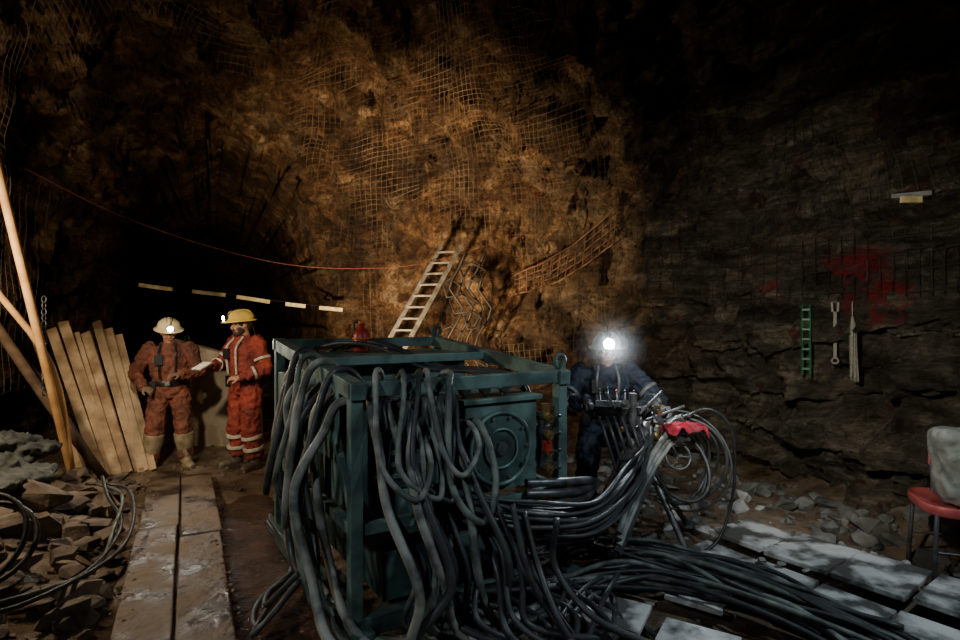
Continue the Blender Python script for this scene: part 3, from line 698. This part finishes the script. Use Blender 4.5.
def miner(loc,rot,scale,pose,suit,hat,boots,beard,lens,stripes,gl=None,lr=.031,pad=False,tape=None):
    tape=tape or refl
    E=empty('miner',loc,rot,scale)
    hx={1:V(.10,0,.92)+pose['pel'],-1:V(-.10,0,.92)+pose['pel']}
    pel=V(0,0,.95)+pose['pel']; ch=pose['chest']; nk=pose['neck']
    mb=MB()
    def mid(a,b,t): return a.lerp(b,t)
    yaw=pose.get('twist',0); tr=Euler((0,0,yaw)).to_matrix()
    mb.rings([(pel+V(0,0,-.09),.14,.12),(pel+V(0,0,-.03),.188,.148),(pel+V(0,.0,.05),.195,.155),(mid(pel,ch,.4),.178,.148),(mid(pel,ch,.55),.20,.16),(ch,.215,.16),(mid(ch,nk,.45),.20,.145),(mid(ch,nk,.75),.14,.11),(nk,.08,.08)],suit,28,tr)
    for s in(1,-1):
        k=pose['knee'][s];a=pose['ankle'][s]
        mb.tube(cr([hx[s],mid(hx[s],k,.5)+V(s*.008,0,0),k,mid(k,a,.5)+V(0,.012,0),a+V(0,0,.06)],5),[.118,.116,.104,.096,.10,.093,.09,.098],suit,16)
        sh=pose['sh'][s];e=pose['el'][s];w=pose['wr'][s]
        mb.ell(sh+V(-s*.02,0,.0),(.092,.092,.085),suit)
        mb.tube(cr([sh+V(-s*.05,0,.02),sh,mid(sh,e,.5),e,mid(e,w,.5),w],5),[.075,.092,.086,.076,.075,.071,.062,.052],suit,16)
    mb.tube([nk+tr@V(.085*math.cos(a),.08*math.sin(a),-.005) for a in [i*math.pi/8 for i in range(16)]],.02,suit,8,True)
    mb.done('coveralls',E,remesh=.012,smooth=2,disp=.06,dscale=.06)
    mb=MB()
    for s in(1,-1):
        if stripes:
            k=pose['knee'][s];a=pose['ankle'][s]
            for t in(.3,.62):
                c=mid(k,a,t); dd=(a-k).normalized(); mb.tube([c-dd*.018,c+dd*.018],.112,tape,20)
            e=pose['el'][s];w=pose['wr'][s]; c=mid(e,w,.45); dd=(w-e).normalized(); mb.tube([c-dd*.014,c+dd*.014],.08,tape,18)
            sh=pose['sh'][s]; c=mid(sh,e,.6); dd=(e-sh).normalized(); mb.tube([c-dd*.014,c+dd*.014],.094,tape,18)
        mb.tube(cr([nk+tr@V(s*.07,-.06,.0),mid(ch,nk,.5)+tr@V(s*.09,-.160,0),ch+tr@V(s*.09,-.175,0),mid(pel,ch,.4)+tr@V(s*.08,-.165,0)],4),.014,tape if stripes else M['black'],6)
    mb.box(ch+tr@V(-.09,-.17,.02),(.09,.05,.12),M['black'],tr)
    bc=mid(pel,ch,.25); mb.rings([(bc+V(0,0,-.028),.20,.166),(bc+V(0,0,.028),.198,.164)],M['black'],28,tr)
    mb.box(bc+tr@V(.16,.12,-.02),(.1,.07,.16),M['black'],tr); mb.box(bc+tr@V(-.17,-.08,-.04),(.07,.09,.13),M['black'],tr); mb.box(bc+tr@V(0,-.17,0),(.06,.02,.05),M['steel'],tr)
    mb.tube(cr([bc+tr@V(.15,.14,.08),ch+tr@V(.08,.18,0),nk+tr@V(.03,.12,.02),pose['head']+V(0,.12,.06)],5),.006,M['black'],6)
    mb.done('belt_and_harness',E,bevel=.003)
    mb=MB()
    for s in(1,-1):
        a=pose['ankle'][s]; f=pose['foot'][s].normalized(); k=pose['knee'][s]; x=V(-f.y,f.x,0); ro=Matrix((x,-f,V(0,0,1))).transposed(); b=V(a.x,a.y,0)
        if stripes: mb.tube([mid(a,k,.3),a+V(0,0,-.02)],[.07,.06],boots,18)
        else: mb.tube([mid(a,k,.85),mid(a,k,.6),mid(a,k,.2),a+V(0,0,-.02)],[.113,.108,.078,.066],boots,18)
        mb.ell(b+f*.09+V(0,0,.055),(.055,.14,.052),boots,ro); mb.ell(b+f*.0+V(0,0,.06),(.053,.07,.06),boots,ro); mb.ell(b+f*.16+V(0,0,.05),(.056,.07,.047),boots,ro)
        mb.box(b+f*.08+V(0,0,.016),(.1,.29,.03),boots,ro)
    mb.done('boots',E,remesh=.01,smooth=2)
    for s in(1,-1):
        mb=MB(); e=pose['el'][s];w=pose['wr'][s]; d,n,c=pose['hand'][s]; hand(mb,w,d,n,s,c,gl or skin); mb.done('hand_left' if s>0 else 'hand_right',E,remesh=.0045)
        if pad and s<0:
            mb=MB(); q=w+d.normalized()*.12+V(0,0,-.01); mb.box(q,(.13,.17,.012),refl,Euler((.4,0,.2)).to_matrix()); mb.box(q+V(0,0,-.01),(.14,.18,.006),M['wood_d'],Euler((.4,0,.2)).to_matrix()); mb.done('clipboard',E)
    hc=pose['head']; hr=Euler(pose['hrot']).to_matrix()
    mb=MB(); mb.M=Matrix.Translation(hc)@hr.to_4x4()
    mb.ell((0,.005,.01),(.077,.097,.11),skin,None,24,16); mb.ell((0,-.03,-.06),(.058,.062,.055),skin,None,20,12); mb.ell((0,-.07,-.098),(.024,.022,.018),skin)
    mb.tube([(0,-.085,.022),(0,-.104,-.008),(0,-.116,-.024)],[.010,.012,.015],skin,10); mb.ell((0,-.104,-.03),(.02,.014,.01),skin)
    for s in(1,-1):
        mb.ell((s*.036,-.078,-.03),(.024,.02,.022),skin); mb.ell((s*.079,.012,-.005),(.01,.02,.033),skin); mb.ell((s*.032,-.086,.034),(.024,.012,.008),skin)
    mb.M=Matrix.Identity(4); mb.tube([nk+V(0,.01,-.04),mid(nk,hc,.5)+V(0,.01,0),hc+hr@V(0,.02,-.05)],[.062,.056,.058],skin,18)
    mb.done('head',E,remesh=.005,smooth=1)
    mb=MB(); mb.M=Matrix.Translation(hc)@hr.to_4x4()
    for s in(1,-1):
        mb.ell((s*.031,-.087,.012),(.013,.009,.008),eyew); mb.ell((s*.031,-.095,.012),(.006,.003,.006),hair); mb.ell((s*.032,-.096,.032),(.02,.005,.004),hair)
        mb.ell((s*.066,.0,.02),(.016,.05,.04),hair)
    mb.ell((0,-.097,-.058),(.022,.006,.005),lip); mb.ell((0,-.096,-.066),(.019,.007,.005),lip)
    mb.ell((0,.05,.0),(.074,.062,.085),hair)
    if beard:
        mb.ell((0,-.055,-.09),(.056,.05,.036),hair); mb.ell((0,-.10,-.047),(.03,.008,.006),hair)
        for s in(1,-1): mb.ell((s*.055,-.03,-.055),(.014,.04,.045),hair)
    mb.done('face_details',E)
    mb=MB(); mb.M=Matrix.Translation(hc)@hr.to_4x4()@Matrix.Translation((0,0,.045))@Euler((math.radians(-4),0,0)).to_matrix().to_4x4()
    mb.rings([((0,-.01,-.004),.12,.145),((0,-.018,-.006),.158,.19),((0,-.018,.004),.160,.192),((0,-.008,.014),.128,.154),((0,0,.045),.122,.145),((0,0,.085),.105,.125),((0,.003,.115),.068,.082),((0,.003,.128),.02,.03)],hat,36)
    for x in(-.035,0,.035): mb.tube(cr([(x,-.125,.06),(x,-.09,.108),(x,0,.132-abs(x)*.25),(x,.09,.108),(x,.13,.05)],5),.009,hat,8)
    mb.cyl((0,-.14,.045),(0,-.165,.045),lr,M['black'],18); mb.cyl((0,-.165,.045),(0,-.185,.045),lr+.005,M['black'],20); mb.cyl((0,-.1851,.045),(0,-.188,.045),lr,lens,20)
    mb.tube(cr([(0,-.15,.07),(.03,-.06,.13),(.03,.08,.12),(.02,.17,.02)],5),.006,M['black'],6)
    mb.done('hard_hat',E)
    Rz=Matrix.Rotation(rot,4,'Z'); return Vector(loc)+Rz@((Matrix.Translation(hc)@hr.to_4x4()@V(0,-.23,.09))*scale)
red_suit=mat('red_coveralls',(.34,.048,.027),(.12,.018,.012),.8,0,7,.5); brn=mat('orange_brown_coveralls',(.24,.075,.042),(.085,.03,.02),.8,0,6,.5)
navy=mat('navy_coveralls',(.022,.034,.058),(.010,.014,.025),.75,0,7,.5)
whitehat=mat('cream_hard_hat',(.85,.74,.46),(.75,.60,.32),.3,0,10,0); yelhat=mat('yellow_hard_hat',(.88,.66,.16),(.75,.50,.09),.3,0,10,0)
bootm=mat('muddy_rubber_boots',(.40,.32,.20),(.18,.14,.085),.6,0,9,.3); bootd=mat('dark_rubber_boots',(.13,.10,.07),(.05,.04,.03),.5,0,9,.3)
P1=dict(pel=V(0,0,0),chest=V(0,-.03,1.30),neck=V(0,-.06,1.51),head=V(0,-.10,1.64),hrot=(math.radians(18),0,math.radians(12)),
 knee={1:V(.15,-.05,.50),-1:V(-.15,-.05,.50)},ankle={1:V(.18,0,.09),-1:V(-.20,.0,.09)},foot={1:V(.35,-1,0),-1:V(-.35,-1,0)},
 sh={1:V(.215,-.03,1.43),-1:V(-.215,-.03,1.43)},el={1:V(.33,-.07,1.17),-1:V(-.36,-.02,1.17)},wr={1:V(.14,-.29,1.15),-1:V(-.24,-.22,1.00)},
 hand={1:(V(-.8,-.5,.05),V(0,.3,-1),.45),-1:(V(.7,-.6,-.15),V(0,.6,-.8),.7)})
L1=miner((-3.74,6.75,fh(-3.74,6.75)),math.radians(22),1.0,P1,brn,whitehat,bootm,False,lamp_on,False,glove)
P2=dict(pel=V(0,0,0),chest=V(0,-.01,1.30),neck=V(0,-.02,1.51),head=V(0,-.06,1.645),hrot=(math.radians(10),0,math.radians(-12)),
 knee={1:V(.12,-.03,.50),-1:V(-.13,-.04,.50)},ankle={1:V(.14,.03,.09),-1:V(-.16,.0,.09)},foot={1:V(.25,-1,0),-1:V(-.3,-1,0)},
 sh={1:V(.215,0,1.43),-1:V(-.215,0,1.43)},el={1:V(.31,.04,1.16),-1:V(-.29,-.12,1.18)},wr={1:V(.20,-.20,1.06),-1:V(-.12,-.36,1.20)},
 hand={1:(V(-.5,-.8,.1),V(-.3,.2,-.9),.6),-1:(V(.3,-.9,.1),V(.2,.2,-1),.5)})
L2=miner((-2.80,6.70,fh(-2.80,6.7)),math.radians(-34),1.045,P2,red_suit,yelhat,bootd,True,lamp_on,True,pad=True)
P3=dict(pel=V(0,.12,-.08),chest=V(0,-.06,1.20),neck=V(0,-.12,1.39),head=V(0,-.17,1.51),hrot=(math.radians(8),0,0),twist=0,
 knee={1:V(.17,-.14,.47),-1:V(-.17,-.14,.47)},ankle={1:V(.2,.06,.09),-1:V(-.2,.06,.09)},foot={1:V(.3,-1,0),-1:V(-.3,-1,0)},
 sh={1:V(.225,-.08,1.31),-1:V(-.225,-.08,1.31)},el={1:V(.42,-.22,1.10),-1:V(-.38,-.22,1.07)},wr={1:V(.26,-.48,1.10),-1:V(-.18,-.50,1.12)},
 hand={1:(V(-.3,-.9,-.1),V(0,0,-1),.6),-1:(V(.1,-.9,-.1),V(0,0,-1),.6)})
miner((1.12,5.0,fh(1.12,5)),math.radians(-8),1.0,P3,navy,M['grey'],bootd,False,lamp_big,True,M['black'],lr=.042,tape=refl_d)
LP=V(1.065,4.60,1.575+fh(1.12,5))
m=bpy.data.materials.new('lamp_glow_haze'); m.use_nodes=True; t=m.node_tree; t.nodes.remove(t.nodes['Principled BSDF'])  # scattering sphere added to imitate the glow around the operator's headlamp
vs_=N(t,'ShaderNodeVolumeScatter'); vs_.inputs['Anisotropy'].default_value=.3; tc=N(t,'ShaderNodeTexCoord'); gr=N(t,'ShaderNodeTexGradient',gradient_type='SPHERICAL')
mpn=N(t,'ShaderNodeMapping'); mpn.inputs['Scale'].default_value=(3.0,3.0,3.0); t.links.new(tc.outputs['Object'],mpn.inputs[0]); t.links.new(mpn.outputs[0],gr.inputs[0])
mu=N(t,'ShaderNodeMath',operation='MULTIPLY'); mu.inputs[1].default_value=.26; t.links.new(gr.outputs['Fac'],mu.inputs[0]); t.links.new(mu.outputs[0],vs_.inputs['Density'])
t.links.new(vs_.outputs[0],t.nodes['Material Output'].inputs['Volume'])
mb=MB(); mb.ell((0,0,0),(.33,.33,.33),m,None,24,16); o=mb.done('lamp_glow_haze'); o.location=LP

# ------------------------------------------------------------ lights
def spot(name,loc,tgt,e,col,ang=90,blend=.8,size=.1):
    l=bpy.data.lights.new(name,'SPOT'); l.energy=e; l.color=col; l.spot_size=math.radians(ang); l.spot_blend=blend; l.shadow_soft_size=size
    o=bpy.data.objects.new(name,l); o.location=loc; o.rotation_euler=(Vector(tgt)-Vector(loc)).to_track_quat('-Z','Y').to_euler(); bpy.context.collection.objects.link(o); return o
def point(name,loc,e,col,size=.1):
    l=bpy.data.lights.new(name,'POINT'); l.energy=e; l.color=col; l.shadow_soft_size=size
    o=bpy.data.objects.new(name,l); o.location=loc; bpy.context.collection.objects.link(o); return o
point('work_lamp_left',(-4.0,4.0,2.1),135,(1,.80,.54),.08)
spot('flood_lamp_back',(-1.3,4.9,1.0),(-.45,9,3.1),1750,(1,.73,.44),102,1,.08)
spot('flood_lamp_cool',(2.9,1.6,3.6),(1.2,3.9,.2),260,(.74,.88,1),75,.9,.1)
spot('flood_lamp_front',(-1.8,.2,2.9),(-.5,3.3,.8),135,(.86,.95,1),56,.9,.1)
spot('cap_lamp_beam',LP,(1.6,1.5,1.1),60,(.8,.92,1),130,.9,.03)
spot('cap_lamp_beam',L1,(-1.7,3.0,0),60,(1,.92,.78),75,.8,.03)
spot('cap_lamp_beam',L2,(-3.6,5.6,.6),22,(1,.92,.78),75,.8,.03)
spot('fill_light_wall',(1.0,2.2,2.0),(3.4,6.2,1.3),360,(.98,.94,.84),78,1,.08)  # added fill, lifts the brightness of the right wall; no visible source
spot('fill_light_miners',(-2.4,3.4,2.6),(-3.5,6.9,.9),270,(1,.86,.64),44,.8,.08)  # added fill to brighten the two standing miners, not a lamp on site
w=bpy.data.worlds.new('World'); bpy.context.scene.world=w; w.use_nodes=True; w.node_tree.nodes['Background'].inputs[0].default_value=(.01,.01,.012,1); w.node_tree.nodes['Background'].inputs[1].default_value=.1
cd=bpy.data.cameras.new('camera'); cd.lens=21; cd.sensor_width=36; cam=bpy.data.objects.new('camera',cd); cam.location=(0,0,1.75); cam.rotation_euler=(math.radians(90),0,0)
bpy.context.collection.objects.link(cam); bpy.context.scene.camera=cam
